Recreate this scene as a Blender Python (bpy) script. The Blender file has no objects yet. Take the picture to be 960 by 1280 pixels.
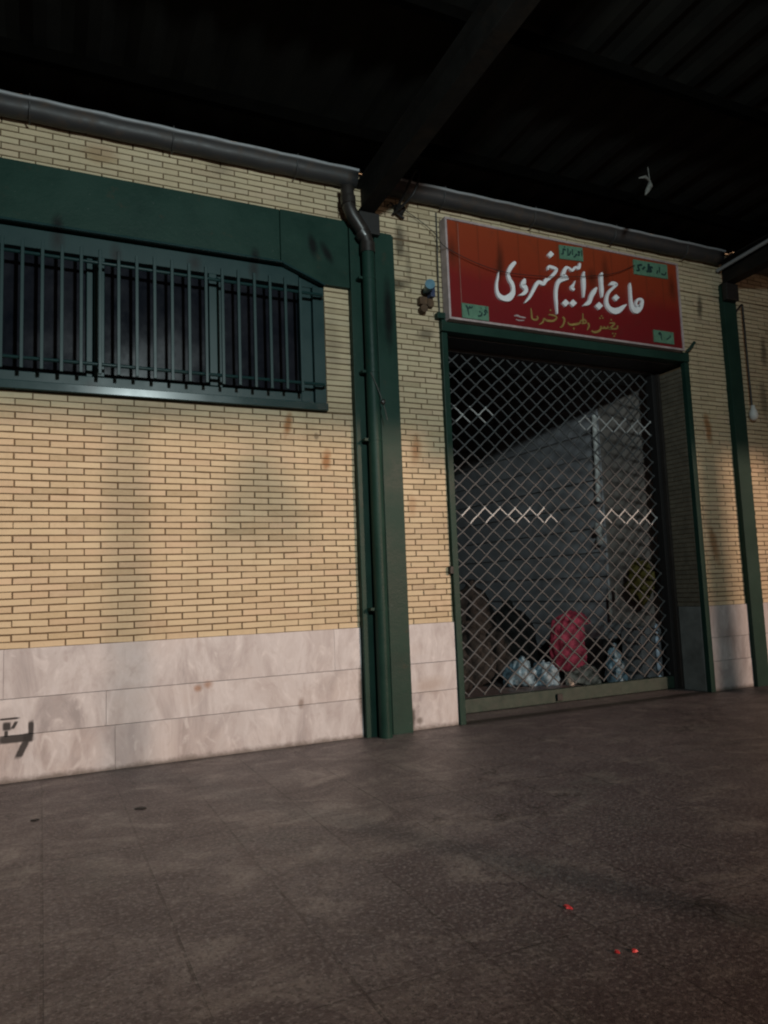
import bpy, bmesh, math, random
from mathutils import Vector, Matrix
R = math.radians
random.seed(7)
S = bpy.context.scene
C = S.collection

# ------------------------------------------------------------------ camera, sky, lights, exposure
cam_d = bpy.data.cameras.new('camera'); cam = bpy.data.objects.new('camera', cam_d); C.objects.link(cam)
cam_d.sensor_fit = 'AUTO'; cam_d.sensor_width = 36.0; cam_d.lens = 25.944; cam_d.clip_start = 0.05; cam_d.clip_end = 900
right = Vector((0.90734804, -0.41862332, -0.03839342)); up = Vector((-0.00885454, -0.1103417, 0.99385427)); fwd = Vector((0.42028697, 0.90143177, 0.10382504))
m = Matrix((right, up, -fwd)).transposed().to_4x4(); m.translation = Vector((0, -5.25, 1.09725))
cam.matrix_world = m
S.camera = cam

SUN_EL, SUN_AZ = 15.3, 24.0          # degrees; azimuth measured from the wall's normal towards +x
world = bpy.data.worlds.new('World'); S.world = world; world.use_nodes = True
wn = world.node_tree; bg = wn.nodes['Background']
sky = wn.nodes.new('ShaderNodeTexSky'); sky.sky_type = 'NISHITA'; sky.sun_disc = False
sky.sun_elevation = R(SUN_EL); sky.sun_rotation = R(180 - SUN_AZ)
wn.links.new(sky.outputs[0], bg.inputs[0]); bg.inputs[1].default_value = 0.006      # night: next to nothing

sd = bpy.data.lights.new('far_street_light', 'SUN'); sd.energy = 2.6; sd.angle = R(1.9); sd.color = (1.0, 0.69, 0.53)
so = bpy.data.objects.new('far_street_light', sd); C.objects.link(so)
az, el = R(SUN_AZ), R(SUN_EL)
to_sun = Vector((math.sin(az) * math.cos(el), -math.cos(az) * math.cos(el), math.sin(el)))
so.rotation_euler = (-to_sun).to_track_quat('-Z', 'Y').to_euler(); so.location = to_sun * 40

LAMP = Vector((1.3, -6.2, 3.75))     # cool floodlight hung under the canopy, behind the camera
ld = bpy.data.lights.new('flood_beam', 'SPOT'); ld.energy = 820; ld.color = (0.80, 0.95, 0.95); ld.shadow_soft_size = 0.16
ld.spot_size = R(116); ld.spot_blend = 0.75
lo = bpy.data.objects.new('flood_beam', ld); C.objects.link(lo); lo.location = LAMP
lo.rotation_euler = (Vector((1.0, 0, 3.55)) - LAMP).to_track_quat('-Z', 'Y').to_euler()

S.view_settings.view_transform = 'Standard'; S.view_settings.look = 'None'
S.view_settings.exposure = 0.0; S.view_settings.gamma = 1.0; S.view_settings.use_curve_mapping = False
S.render.engine = 'CYCLES'; S.cycles.pixel_filter_type = 'BLACKMAN_HARRIS'; S.cycles.filter_width = 2.1      # a phone's soft night picture

# ------------------------------------------------------------------ helpers
def link(o, parent=None):
    C.objects.link(o)
    if parent: o.parent = parent
    return o

def empty(name, loc=(0, 0, 0)):
    o = bpy.data.objects.new(name, None); o.location = loc; o.empty_display_size = 0.1
    return link(o)

def tag(o, label=None, cat=None, group=None, kind=None):
    if label: o['label'] = label
    if cat: o['category'] = cat
    if group: o['group'] = group
    if kind: o['kind'] = kind
    return o

class MB:
    """collects shapes, links them as one mesh object"""
    def __init__(s): s.v = []; s.f = []; s.smooth = []
    def add(s, vs, fs, smooth=False):
        n = len(s.v); s.v += [tuple(p) for p in vs]
        s.f += [tuple(i + n for i in f) for f in fs]; s.smooth += [smooth] * len(fs)
    def box(s, x0, x1, y0, y1, z0, z1):
        s.add([(x0,y0,z0),(x1,y0,z0),(x1,y1,z0),(x0,y1,z0),(x0,y0,z1),(x1,y0,z1),(x1,y1,z1),(x0,y1,z1)],
              [(0,3,2,1),(4,5,6,7),(0,1,5,4),(1,2,6,5),(2,3,7,6),(3,0,4,7)])
    def prism(s, poly, y0, y1):
        """polygon in (x,z), counter-clockwise seen from -y; from y0 (front) to y1"""
        n = len(poly)
        s.add([(x, y0, z) for x, z in poly] + [(x, y1, z) for x, z in poly],
              [tuple(range(n)), tuple(range(2*n-1, n-1, -1))] + [(i, i+n, (i+1) % n + n, (i+1) % n) for i in range(n)])
    def tube(s, pts, r, n=10, caps=True, smooth=True):
        pts = [Vector(p) for p in pts]; rs = r if isinstance(r, (list, tuple)) else [r] * len(pts)
        vs = []; ref = None
        for i, p in enumerate(pts):
            t = (pts[min(i+1, len(pts)-1)] - pts[max(i-1, 0)]).normalized()
            if ref is None: ref = Vector((0, 0, 1)) if abs(t.z) < .9 else Vector((0, -1, 0))
            a = (ref - t * ref.dot(t)).normalized(); b = t.cross(a); ref = a
            for k in range(n):
                q = 2 * math.pi * k / n
                vs.append(p + (a * math.cos(q) + b * math.sin(q)) * rs[i])
        fs = []
        for i in range(len(pts)-1):
            for k in range(n):
                k2 = (k+1) % n
                fs.append((i*n+k, i*n+k2, (i+1)*n+k2, (i+1)*n+k))
        s.add(vs, fs, smooth)
        if caps:
            m_ = len(pts)-1
            s.add(vs[:n], [tuple(range(n-1, -1, -1))]); s.add(vs[m_*n:], [tuple(range(n))])
    def lathe(s, prof, centre, n=24):
        cx, cy, cz = centre; vs = []
        for r, z in prof:
            for k in range(n):
                q = 2*math.pi*k/n; vs.append((cx + r*math.cos(q), cy + r*math.sin(q), cz + z))
        fs = [(i*n+k, i*n+(k+1) % n, (i+1)*n+(k+1) % n, (i+1)*n+k) for i in range(len(prof)-1) for k in range(n)]
        s.add(vs, fs, True)
    def blob(s, c, rad, seed=0, n=14, m_=9, amp=.12, flat=0.0):
        rnd = random.Random(seed); ph = [rnd.uniform(0, 6.28) for _ in range(8)]
        vs = []
        for i in range(m_+1):
            th = math.pi * i / m_
            for k in range(n):
                q = 2*math.pi*k/n
                w = 1 + amp*(math.sin(3*q+ph[0]+2*th)+.7*math.sin(5*q+ph[1]-3*th)+.6*math.sin(4*th+ph[2]+q))
                z = math.cos(th)*rad[2]*w
                z = max(z, -rad[2]*(1-flat))
                vs.append((c[0]+math.sin(th)*math.cos(q)*rad[0]*w, c[1]+math.sin(th)*math.sin(q)*rad[1]*w, c[2]+z))
        s.add(vs, [(i*n+k, (i+1)*n+k, (i+1)*n+(k+1) % n, i*n+(k+1) % n) for i in range(m_) for k in range(n)], True)
    def build(s, name, mat, parent=None, bevel=0):
        me = bpy.data.meshes.new(name); me.from_pydata(s.v, [], s.f); me.update()
        me.polygons.foreach_set('use_smooth', s.smooth)
        me.materials.append(mat)
        o = bpy.data.objects.new(name, me); link(o, parent)
        if bevel:
            b = o.modifiers.new('bevel', 'BEVEL'); b.width = bevel; b.segments = 2; b.limit_method = 'ANGLE'; b.angle_limit = R(40)
        return o

def boxobj(name, mat, parent, *bounds, bevel=0.003):
    b = MB(); b.box(*bounds); return b.build(name, mat, parent, bevel)

def copy_tree(o, parent=None):
    c = o.copy(); C.objects.link(c)
    if parent: c.parent = parent
    for ch in [q for q in C.objects if q.parent == o]: copy_tree(ch, c)
    return c

# ------------------------------------------------------------------ materials
class NT:
    def __init__(s, name):
        s.m = bpy.data.materials.new(name); s.m.use_nodes = True; s.t = s.m.node_tree
        s.b = s.t.nodes['Principled BSDF']
    def n(s, kind, **kw):
        nd = s.t.nodes.new(kind)
        for k, v in kw.items(): setattr(nd, k, v)
        return nd
    def put(s, sock, val):
        if hasattr(val, 'is_output'): s.t.links.new(val, sock)
        elif isinstance(val, (tuple, list)) and len(val) == 3 and sock.type == 'RGBA': sock.default_value = (*val, 1)
        else: sock.default_value = val
    def obj(s): return s.n('ShaderNodeTexCoord').outputs['Object']
    def mapping(s, vec, loc=(0,0,0), rot=(0,0,0), sc=(1,1,1)):
        nd = s.n('ShaderNodeMapping'); s.put(nd.inputs[0], vec)
        nd.inputs[1].default_value = loc; nd.inputs[2].default_value = rot; nd.inputs[3].default_value = sc
        return nd.outputs[0]
    def noise(s, vec, scale, detail=5, rough=.6, dist=0):
        nd = s.n('ShaderNodeTexNoise'); s.put(nd.inputs['Vector'], vec); nd.inputs['Scale'].default_value = scale
        nd.inputs['Detail'].default_value = detail; nd.inputs['Roughness'].default_value = rough; nd.inputs['Distortion'].default_value = dist
        return nd.outputs['Fac']
    def math(s, op, a, b=0.0, clamp=False):
        nd = s.n('ShaderNodeMath', operation=op); nd.use_clamp = clamp; s.put(nd.inputs[0], a); s.put(nd.inputs[1], b); return nd.outputs[0]
    def ramp(s, fac, stops, smooth=False):
        nd = s.n('ShaderNodeValToRGB'); s.put(nd.inputs[0], fac); e = nd.color_ramp.elements
        if smooth: nd.color_ramp.interpolation = 'EASE'
        while len(e) < len(stops): e.new(0.5)
        for q, (p, c) in zip(e, stops): q.position = p; q.color = (*c, 1) if len(c) == 3 else c
        return nd.outputs[0]
    def mapr(s, v, a, b, c=0.0, d=1.0):
        nd = s.n('ShaderNodeMapRange'); s.put(nd.inputs[0], v); s.put(nd.inputs[1], a); s.put(nd.inputs[2], b); s.put(nd.inputs[3], c); s.put(nd.inputs[4], d); return nd.outputs[0]
    def mix(s, fac, a, b, mode='MIX'):
        nd = s.n('ShaderNodeMix', data_type='RGBA', blend_type=mode); s.put(nd.inputs[0], fac); s.put(nd.inputs[6], a); s.put(nd.inputs[7], b); return nd.outputs[2]
    def island(s): return s.n('ShaderNodeNewGeometry').outputs['Random Per Island']
    def base(s, col): s.put(s.b.inputs['Base Color'], col); return s
    def rough(s, v): s.put(s.b.inputs['Roughness'], v); return s
    def metal(s, v): s.put(s.b.inputs['Metallic'], v); return s
    def spec(s, v): s.put(s.b.inputs['Specular IOR Level'], v); return s
    def bump(s, h, strength=.3, dist=.01):
        nd = s.n('ShaderNodeBump'); s.put(nd.inputs['Height'], h); nd.inputs['Strength'].default_value = strength; nd.inputs['Distance'].default_value = dist
        s.t.links.new(nd.outputs[0], s.b.inputs['Normal']); return s
    def blot(s, vec, x, z, rx, rz, seed=0.0, soft=.55, wob=.6, tilt=0.0, p=2.0):
        """0..1 mask of a stain of its own shape on an upright face"""
        v = s.mapping(vec, loc=(0, 0, 0)); sx = s.n('ShaderNodeSeparateXYZ'); s.put(sx.inputs[0], v)
        dx = s.math('SUBTRACT', sx.outputs[0], x); dz = s.math('SUBTRACT', sx.outputs[2], z)
        dx = s.math('SUBTRACT', dx, s.math('MULTIPLY', dz, tilt))
        ex = s.math('POWER', s.math('ABSOLUTE', s.math('DIVIDE', dx, rx)), p); ez = s.math('POWER', s.math('ABSOLUTE', s.math('DIVIDE', dz, rz)), p)
        d = s.math('POWER', s.math('ADD', ex, ez), 1.0/p)
        nz = s.noise(s.mapping(vec, loc=(seed, seed, seed)), 1.6/max(rx, .02)*.3, 4, .65)
        d = s.math('ADD', d, s.math('MULTIPLY', s.math('SUBTRACT', nz, .5), wob*2))
        return s.mapr(d, 1.0+soft*.4, 1.0-soft, 0.0, 1.0)

def plain(name, col, rough=.5, metal=0.0, var=.25, scale=6, bump=.1, dirt=None):
    t = NT(name); o = t.obj(); a = t.noise(o, scale, 6, .65)
    c = t.mix(t.mapr(a, .3, .7), tuple(q*(1-var) for q in col), tuple(min(1, q*(1+var)) for q in col))
    if dirt:
        d = t.noise(o, scale*.35, 7, .7); c = t.mix(t.mapr(d, .52, .72, 0, dirt[1]), c, dirt[0])
    t.base(c); t.rough(t.mapr(t.noise(o, scale*3, 4), .3, .7, max(.02, rough-.1), min(1, rough+.12))); t.metal(metal)
    if bump: t.bump(t.noise(o, scale*8, 4), bump, .003)
    return t.m

M = {}
def brick_mat():
    t = NT('cream_brick'); o = t.obj(); isl = t.island()
    c = t.ramp(isl, [(0, (.36,.285,.18)), (.10, (.45,.36,.235)), (.5, (.50,.405,.265)), (.85, (.53,.44,.295)), (1, (.43,.34,.21))])
    hue = t.math('FRACT', t.math('MULTIPLY', isl, 17.3)); c = t.mix(t.mapr(hue, .62, .95, 0, .38), c, (.50,.36,.26)); c = t.mix(t.mapr(t.math('FRACT', t.math('MULTIPLY', isl, 41.7)), .84, 1.0, 0, .4), c, (.33,.275,.20))
    n1 = t.noise(o, 1.1, 6, .65); c = t.mix(t.mapr(n1, .38, .72, 0, .5), c, (.30,.245,.155))
    n2 = t.noise(t.mapping(o, sc=(1, 1, 4)), 28, 4, .6); c = t.mix(t.mapr(n2, .35, .75, 0, .30), c, (.60,.51,.36))
    n3 = t.noise(o, 90, 3, .6); c = t.mix(t.mapr(n3, .62, .74, 0, .45), c, (.16,.12,.07))
    n4 = t.noise(t.mapping(o, sc=(1,1,.16)), 4.5, 5, .7); c = t.mix(t.mapr(n4, .55, .75, 0, .35), c, (.27,.21,.13))
    soot, rust = (.035,.030,.022), (.22,.085,.02)
    for i, (x, z, rx, rz, col, k, tl) in enumerate([
        (2.69,3.98,.05,.17,soot,.75,0), (2.65,3.60,.10,.06,soot,.75,.4), (2.90,3.20,.09,.06,soot,.6,.5), (2.76,3.80,.03,.30,soot,.35,0),
        (1.677,2.363,.035,.09,rust,.8,.2), (1.977,2.10,.04,.09,rust,.8,.1), (1.90,2.28,.02,.03,soot,.6,0), (2.76,2.23,.05,.13,rust,.6,.1), (2.70,1.75,.04,.10,rust,.35,0),
        (6.12,3.846,.04,.15,soot,.75,.1), (6.088,2.587,.05,.17,rust,.8,-.1), (6.03,1.42,.06,.20,rust,.7,-.2), (7.02,3.47,.05,.16,soot,.7,0), (6.95,2.95,.06,.2,soot,.5,0),
        (.35,4.22,.12,.07,rust,.35,0), (1.2,4.3,.10,.05,soot,.3,0), (-.6,1.6,.05,.1,soot,.3,0), (.62,2.40,.35,.05,soot,.18,0), (2.05,3.05,.08,.3,soot,.28,0)]):
        c = t.mix(t.math('MULTIPLY', t.blot(o, x, z, rx, rz, i*3.7, tilt=tl), k), c, col)
    t.base(c); t.rough(.78); t.spec(.25); t.bump(t.math('ADD', n3, t.math('MULTIPLY', n2, .6)), .35, .003)
    return t.m
def mortar_mat():
    t = NT('brown_mortar'); o = t.obj(); n = t.noise(o, 14, 6, .7)
    t.base(t.ramp(n, [(.3, (.095,.064,.037)), (.7, (.165,.114,.069))])); t.rough(.95); t.spec(.1); t.bump(t.noise(o, 160, 3), .5, .004); return t.m
def marble_mat():
    t = NT('pale_marble'); o = t.obj(); isl = t.island()
    off = t.n('ShaderNodeCombineXYZ'); t.put(off.inputs[0], t.math('MULTIPLY', isl, 37.0)); t.put(off.inputs[1], t.math('MULTIPLY', isl, 11.0)); t.put(off.inputs[2], t.math('MULTIPLY', isl, 23.0))
    v = t.n('ShaderNodeVectorMath', operation='ADD'); t.put(v.inputs[0], o); t.put(v.inputs[1], off.outputs[0]); v = v.outputs[0]
    rot = t.mapping(v, rot=(0, R(40), 0), sc=(1, 1, .30))
    n1 = t.noise(rot, 2.4, 6, .62, 1.6); n2 = t.noise(v, 1.6, 5, .6); n3 = t.noise(rot, 9, 8, .6, 2.0)
    c = t.ramp(n1, [(.30, (.215,.20,.205)), (.43, (.345,.325,.33)), (.55, (.44,.43,.44)), (.70, (.33,.305,.305))])
    vein = t.mapr(t.math('ABSOLUTE', t.math('SUBTRACT', n3, .5)), 0.0,   .05, .32, 0.0); c = t.mix(t.math('MULTIPLY', vein, .5), c, (.30,.26,.25))
    c = t.mix(t.mapr(n2, .5, .75, 0, .35), c, (.42,.33,.28)); c = t.mix(t.math('MULTIPLY', isl, .22), c, (.52,.50,.50))
    n5 = t.noise(t.mapping(v, rot=(0, R(-25), 0), sc=(1,1,.6)), 6.5, 4, .6, 2.2); c = t.mix(t.mapr(n5, .56, .70, 0, .55), c, (.53,.515,.52)); c = t.mix(t.mapr(n5, .44, .30, 0, .4), c, (.27,.235,.23))
    # grime along the ground and black spray marks
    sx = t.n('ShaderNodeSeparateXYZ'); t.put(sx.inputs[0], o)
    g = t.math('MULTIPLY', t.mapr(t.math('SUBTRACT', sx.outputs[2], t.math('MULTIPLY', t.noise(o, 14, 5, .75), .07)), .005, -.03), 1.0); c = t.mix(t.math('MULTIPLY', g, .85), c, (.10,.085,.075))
    blk = (.012,.011,.012)
    for i, (x, z, rx, rz, tl) in enumerate([(-.175,.387,.062,.007,0), (-.187,.342,.024,.027,0), (-.190,.297,.012,.022,0), (-.140,.262,.105,.025,0), (-.052,.312,.017,.052,0), (-.068,.262,.030,.030,0), (-.100,.195,.024,.055,.45), (-.145,.345,.012,.024,.5)]):
        c = t.mix(t.math('MULTIPLY', t.blot(o, x, z, rx, rz, i*5.1, soft=.30, wob=.22, tilt=tl, p=5.0), .95), c, blk)
    for i, (x, z, rx, rz, col, k) in enumerate([(.98,.47,.03,.025,(.22,.10,.04),.7), (1.05,.49,.035,.03,(.22,.10,.04),.6), (1.72,.30,.025,.04,(.14,.10,.08),.7), (2.20,.30,.03,.22,(.05,.04,.03),.85), (2.62,.10,.025,.09,(.03,.025,.02),.9), (2.68,.07,.03,.03,(.05,.04,.03),.7), (2.8,.34,.16,.08,(.24,.18,.14),.5), (6.1,.52,.15,.1,(.2,.16,.15),.4)]):
        c = t.mix(t.math('MULTIPLY', t.blot(o, x, z, rx, rz, i*2.3+1), k), c, col)
    t.base(c); t.rough(t.mapr(n2, .3, .7, .34, .55)); t.spec(.4); t.bump(t.noise(o, 30, 4), .08, .003); return t.m
def green_mat():
    t = NT('dark_green_paint'); o = t.obj(); n = t.noise(o, 2.2, 7, .68); n2 = t.noise(o, 45, 4, .6)
    c = t.ramp(n, [(.3, (.008,.026,.020)), (.55, (.012,.036,.027)), (.75, (.017,.043,.033))])
    c = t.mix(t.mapr(t.noise(o, 5.5, 8, .75), .60, .70, 0, .55), c, (.045,.035,.022))
    c = t.mix(t.mapr(n2, .68, .74, 0, .5), c, (.08,.10,.09))
    for i, (x, z, rx, rz, tl) in enumerate([(1.905,3.79,.038,.10,-.15), (2.02,3.755,.040,.085,-.45), (.078,3.62,.04,.09,0), (.454,3.50,.05,.08,0), (1.444,3.60,.035,.10,0), (-.35,3.55,.04,.09,0), (2.52,3.3,.04,.3,0)]):
        c = t.mix(t.math('MULTIPLY', t.blot(o, x, z, rx, rz, i*4.4, soft=.6, wob=.3, tilt=tl), .95), c, (.002,.004,.004))
    t.base(c); t.rough(t.mapr(n, .3, .7, .40, .58)); t.spec(.16); t.bump(t.math('ADD', n2, t.math('MULTIPLY', n, 6)), .16, .006); return t.m
def bar_mat(ra=.3, rb=.4, nm='green_bar_paint'):
    t = NT(nm); o = t.obj(); n = t.noise(o, 3, 5, .6)
    c = t.mix(t.mapr(n, .35, .65), (.009,.031,.032), (.013,.038,.038))
    for i, (x, z, rx, rz) in enumerate([(.078,3.55,.045,.10), (.454,3.50,.04,.09), (1.0,3.53,.05,.07), (1.444,3.55,.04,.10), (.30,2.53,.05,.06), (-.4,3.54,.05,.08)]):
        c = t.mix(t.math('MULTIPLY', t.blot(o, x, z, rx, rz, i*3.3, soft=.8, wob=.35), .9), c, (.004,.006,.006))
    t.base(c); t.rough(t.mapr(n, .3, .7, ra, rb)); t.bump(n, .04, .004); t.spec(.3); return t.m
def floor_mat():
    t = NT('worn_terrazzo_paving'); o = t.obj()
    br = t.n('ShaderNodeTexBrick'); br.offset = 0; br.squash = 1
    t.put(br.inputs['Vector'], t.mapping(o, loc=(-.01, .065, 0)))
    br.inputs['Scale'].default_value = 1; br.inputs['Brick Width'].default_value = .4; br.inputs['Row Height'].default_value = 1.6
    br.inputs['Mortar Size'].default_value = .0065; br.inputs['Mortar Smooth'].default_value = .3; br.inputs['Bias'].default_value = 0
    br.inputs['Color1'].default_value = (.0,.0,.0,1); br.inputs['Color2'].default_value = (1,1,1,1); br.inputs['Mortar'].default_value = (.5,.5,.5,1)
    bw = t.n('ShaderNodeRGBToBW'); t.put(bw.inputs[0], br.outputs['Color'])
    c = t.mix(bw.outputs[0], (.082,.064,.066), (.112,.092,.093))
    big = t.noise(o, .9, 5, .62); c = t.mix(t.mapr(big, .42, .60, 0, .7), c, (.060,.046,.050))
    wear = t.noise(t.mapping(o, sc=(1,1.5,1)), 2.6, 6, .66, .8); c = t.mix(t.mapr(wear, .50, .66, 0, .75), c, (.185,.160,.146))
    ol = t.noise(t.mapping(o, loc=(7,3,0)), 1.3, 6, .7); c = t.mix(t.mapr(ol, .55, .72, 0, .6), c, (.066,.070,.062))
    vo = t.n('ShaderNodeTexVoronoi'); vo.feature = 'F1'; t.put(vo.inputs['Vector'], o); vo.inputs['Scale'].default_value = 95
    hs = t.n('ShaderNodeSeparateColor'); t.put(hs.inputs[0], vo.outputs['Color'])
    chip = t.math('MULTIPLY', t.mapr(vo.outputs['Distance'], .42, .30), t.mapr(hs.outputs[0], .62, .72)); c = t.mix(t.math('MULTIPLY', chip, .55), c, (.22,.205,.19))
    dk = t.math('MULTIPLY', t.mapr(vo.outputs['Distance'], .45, .30), t.mapr(hs.outputs[1], .70, .76)); c = t.mix(t.math('MULTIPLY', dk, .75), c, (.035,.03,.028))
    gn = t.noise(o, 2.1, 5, .7)
    c = t.mix(t.math('MULTIPLY', br.outputs['Fac'], t.mapr(gn, .36, .62, .05, .75)), c, (.018,.014,.013))
    mot = t.noise(o, 5.0, 5, .66, .5); c = t.mix(t.mapr(mot, .46, .64, 0, .75), c, (.058,.043,.046)); c = t.mix(t.mapr(t.noise(o, 62, 3, .6), .52, .66, 0, .75), c, (.215,.195,.188)); c = t.mix(t.mapr(t.noise(t.mapping(o, loc=(3,9,1)), 48, 3, .6), .51, .66, 0, .72), c, (.030,.022,.023))
    ck = t.n('ShaderNodeTexVoronoi'); ck.feature = 'DISTANCE_TO_EDGE'; ck.inputs['Scale'].default_value = .55
    wv = t.n('ShaderNodeVectorMath', operation='ADD'); t.put(wv.inputs[0], o); nc = t.n('ShaderNodeTexNoise'); t.put(nc.inputs['Vector'], o); nc.inputs['Scale'].default_value = 2.5; nc.inputs['Detail'].default_value = 6; t.t.links.new(nc.outputs['Color'], wv.inputs[1]); t.put(ck.inputs['Vector'], wv.outputs[0])
    c = t.mix(t.math('MULTIPLY', t.mapr(ck.outputs['Distance'], .006, .001), t.mapr(t.noise(o, .6, 3), .50, .58, 0, .8)), c, (.020,.016,.015))
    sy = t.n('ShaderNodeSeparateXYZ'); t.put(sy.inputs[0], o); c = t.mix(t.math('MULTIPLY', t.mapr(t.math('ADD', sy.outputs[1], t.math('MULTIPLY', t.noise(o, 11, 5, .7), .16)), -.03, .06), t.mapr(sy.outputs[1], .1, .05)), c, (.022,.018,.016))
    fine = t.noise(o, 150, 3, .7)
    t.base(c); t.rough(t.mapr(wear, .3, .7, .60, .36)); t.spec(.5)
    h = t.math('SUBTRACT', t.math('ADD', t.math('MULTIPLY', fine, .5), t.math('MULTIPLY', wear, .9)), t.math('MULTIPLY', br.outputs['Fac'], .25))
    t.bump(h, .8, .008); return t.m
def plaster_mat(name, a, b):
    t = NT(name); o = t.obj(); n = t.noise(o, 1.7, 7, .7)
    c = t.ramp(n, [(.3, a), (.7, b)]); c = t.mix(t.mapr(t.noise(t.mapping(o, sc=(1,1,.25)), 5, 6, .7), .55, .75, 0, .5), c, tuple(q*.5 for q in a))
    t.base(c); t.rough(.85); t.spec(.2); t.bump(t.noise(o, 40, 5), .3, .005); return t.m
def sign_mat():
    t = NT('red_sign_print'); o = t.obj(); sx = t.n('ShaderNodeSeparateXYZ'); t.put(sx.inputs[0], o)
    # printed ground: orange above, crimson below, with darker upright rays
    z = t.math('ADD', sx.outputs[2], t.math('MULTIPLY', t.math('SUBTRACT', t.noise(o, 2.0, 3), .5), .10))
    c = t.ramp(t.mapr(z, 3.33, 4.2), [(.0, (.150,.008,.012)), (.42, (.185,.012,.012)), (.62, (.235,.030,.012)), (1, (.255,.042,.014))])
    ribs = t.n('ShaderNodeTexWave', wave_type='BANDS', bands_direction='X', wave_profile='SAW'); t.put(ribs.inputs['Vector'], o)
    ribs.inputs['Scale'].default_value = .155/.215*2.05; ribs.inputs['Distortion'].default_value = .25
    up_ = t.mapr(z, 3.5, 3.85)
    c = t.mix(t.math('MULTIPLY', t.mapr(ribs.outputs['Fac'], .90, .99), t.math('MULTIPLY', up_, .40)), c, (.06,.018,.008))
    for i, (x, zz, rx, rz) in enumerate([(3.13,3.92,.05,.14), (3.62,3.93,.04,.14), (3.60,3.83,.04,.10), (4.80,3.98,.045,.16), (5.64,3.95,.05,.13), (4.63,3.9,.05,.1)]):
        c = t.mix(t.math('MULTIPLY', t.blot(o, x, zz, rx, rz, i*6.1, soft=.8, wob=.3), .62), c, (.035,.012,.006))
    c = t.mix(t.mapr(t.noise(o, 7, 7, .7), .56, .8, 0, .4), c, (.07,.03,.02))
    t.base(c); t.rough(.42); t.spec(.4); t.bump(t.noise(o, 6, 3), .05, .01); return t.m
def metal_mat(name, col, rough, metal=1.0, rust=.4):
    t = NT(name); o = t.obj(); n = t.noise(o, 11, 6, .7)
    t.base(t.mix(t.mapr(n, .5, .72, 0, rust), col, (.07,.040,.022))); t.metal(t.mapr(n, .5, .75, metal, metal*.4)); t.rough(t.mapr(n, .3, .7, rough, min(1, rough+.2))); return t.m
def glass_mat():
    t = NT('dusty_dark_glass'); o = t.obj(); n = t.noise(o, 3, 6, .7)
    t.base(t.ramp(n, [(.35, (.007,.008,.012)), (.8, (.024,.024,.030))])); t.rough(t.mapr(n, .3, .7, .10, .25)); t.spec(.16); return t.m

M['brick'] = brick_mat(); M['mortar'] = mortar_mat(); M['marble'] = marble_mat(); M['green'] = green_mat(); M['floor'] = floor_mat()
M['plaster'] = plaster_mat('dirty_grey_plaster', (.32,.32,.34), (.46,.46,.485)); M['plaster_brown'] = plaster_mat('brown_grey_plaster', (.26,.225,.205), (.38,.335,.31))
M['sign'] = sign_mat(); M['glass'] = glass_mat()
M['roof'] = plain('shade_dark_sheet', (.0052,.0048,.0038), .95, 0, .4, 3, .1); M['beam'] = plain('shade_dark_steel', (.0095,.0088,.008), .75, 0, .4, 5, .1, ((.035,.022,.014), .6)); M['purlin'] = plain('shade_dark_purlin', (.0018,.0016,.0014), .95, 0, .3, 5, .1)  # near-black tones put the roof's lack of light into the colour
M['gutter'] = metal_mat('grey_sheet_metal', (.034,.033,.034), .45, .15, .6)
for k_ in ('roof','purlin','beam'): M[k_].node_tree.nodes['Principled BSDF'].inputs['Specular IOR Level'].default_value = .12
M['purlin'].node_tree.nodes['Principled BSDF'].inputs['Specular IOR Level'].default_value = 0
M['bead'] = metal_mat('highlight_gutter_bead', (.26,.265,.275), .45, .1, .3); M['dark_pipe'] = plain('dark_brown_pipe', (.022,.018,.016), .4, 0, .3, 8, .08)  # the bead's paler grey carries the gutter lip's highlight
M['lattice'] = metal_mat('dull_steel_links', (.066,.072,.076), .55, .15, .3); M['glint_links'] = metal_mat('highlight_bright_links', (.42,.43,.43), .45, .25, .4)  # the brighter link metal is a painted lamp highlight
M['white_letter'] = plain('white_letter_face', (.80,.80,.83), .5, 0, .05, 20, .03); M['gold_letter'] = plain('gold_letter_face', (.27,.175,.055), .5, 0, .25, 20, .03)
M['sign_frame'] = plain('pale_sign_edge', (.44,.36,.36), .5, .2, .25, 9, .05, ((.10,.06,.05), .5)); M['plate'] = plain('pale_green_plate', (.095,.20,.135), .5, 0, .25, 18, .03, ((.07,.15,.10), .5))
M['ink'] = plain('dark_ink', (.008,.030,.030), .6, 0, .2, 30, 0); M['black'] = plain('black_rubber', (.010,.009,.009), .6, 0, .2, 20, .05)
M['sill'] = bar_mat(.20, .30, 'green_sill_paint'); M['bar'] = bar_mat(.36, .48); M['white_plastic'] = plain('white_plastic', (.62,.62,.60), .5, 0, .15, 20, .03)
M['scrap'] = plain('grimy_pale_plastic', (.13,.13,.12), .6, 0, .5, 30, .2); M['pale_blue'] = plain('pale_blue_plastic', (.42,.50,.60), .35, 0, .3, 20, .1); M['dull_green'] = plain('worn_green_grey', (.009,.024,.016), .6, 0, .3, 6, .1); M['blue'] = plain('blue_enamel', (.055,.15,.21), .35, 0, .2, 20, .05); M['brown'] = plain('rusty_brown', (.075,.042,.022), .8, 0, .45, 25, .3)
M['red_sack'] = plain('red_mesh_sack', (.66,.075,.125), .7, 0, .55, 22, .8); M['bag'] = plain('pale_blue_bag', (.15,.24,.30), .5, 0, .8, 13, .6); M['cream_bag'] = plain('cream_bag', (.30,.275,.24), .65, 0, .5, 14, .5)
M['crate'] = plain('grey_crate', (.15,.152,.16), .6, 0, .35, 9, .2); M['dark_sack'] = plain('dark_sack', (.009,.0085,.008), .85, 0, .5, 12, .4); M['navy'] = plain('navy_plastic', (.035,.05,.11), .45, 0, .3, 12, .1)
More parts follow.
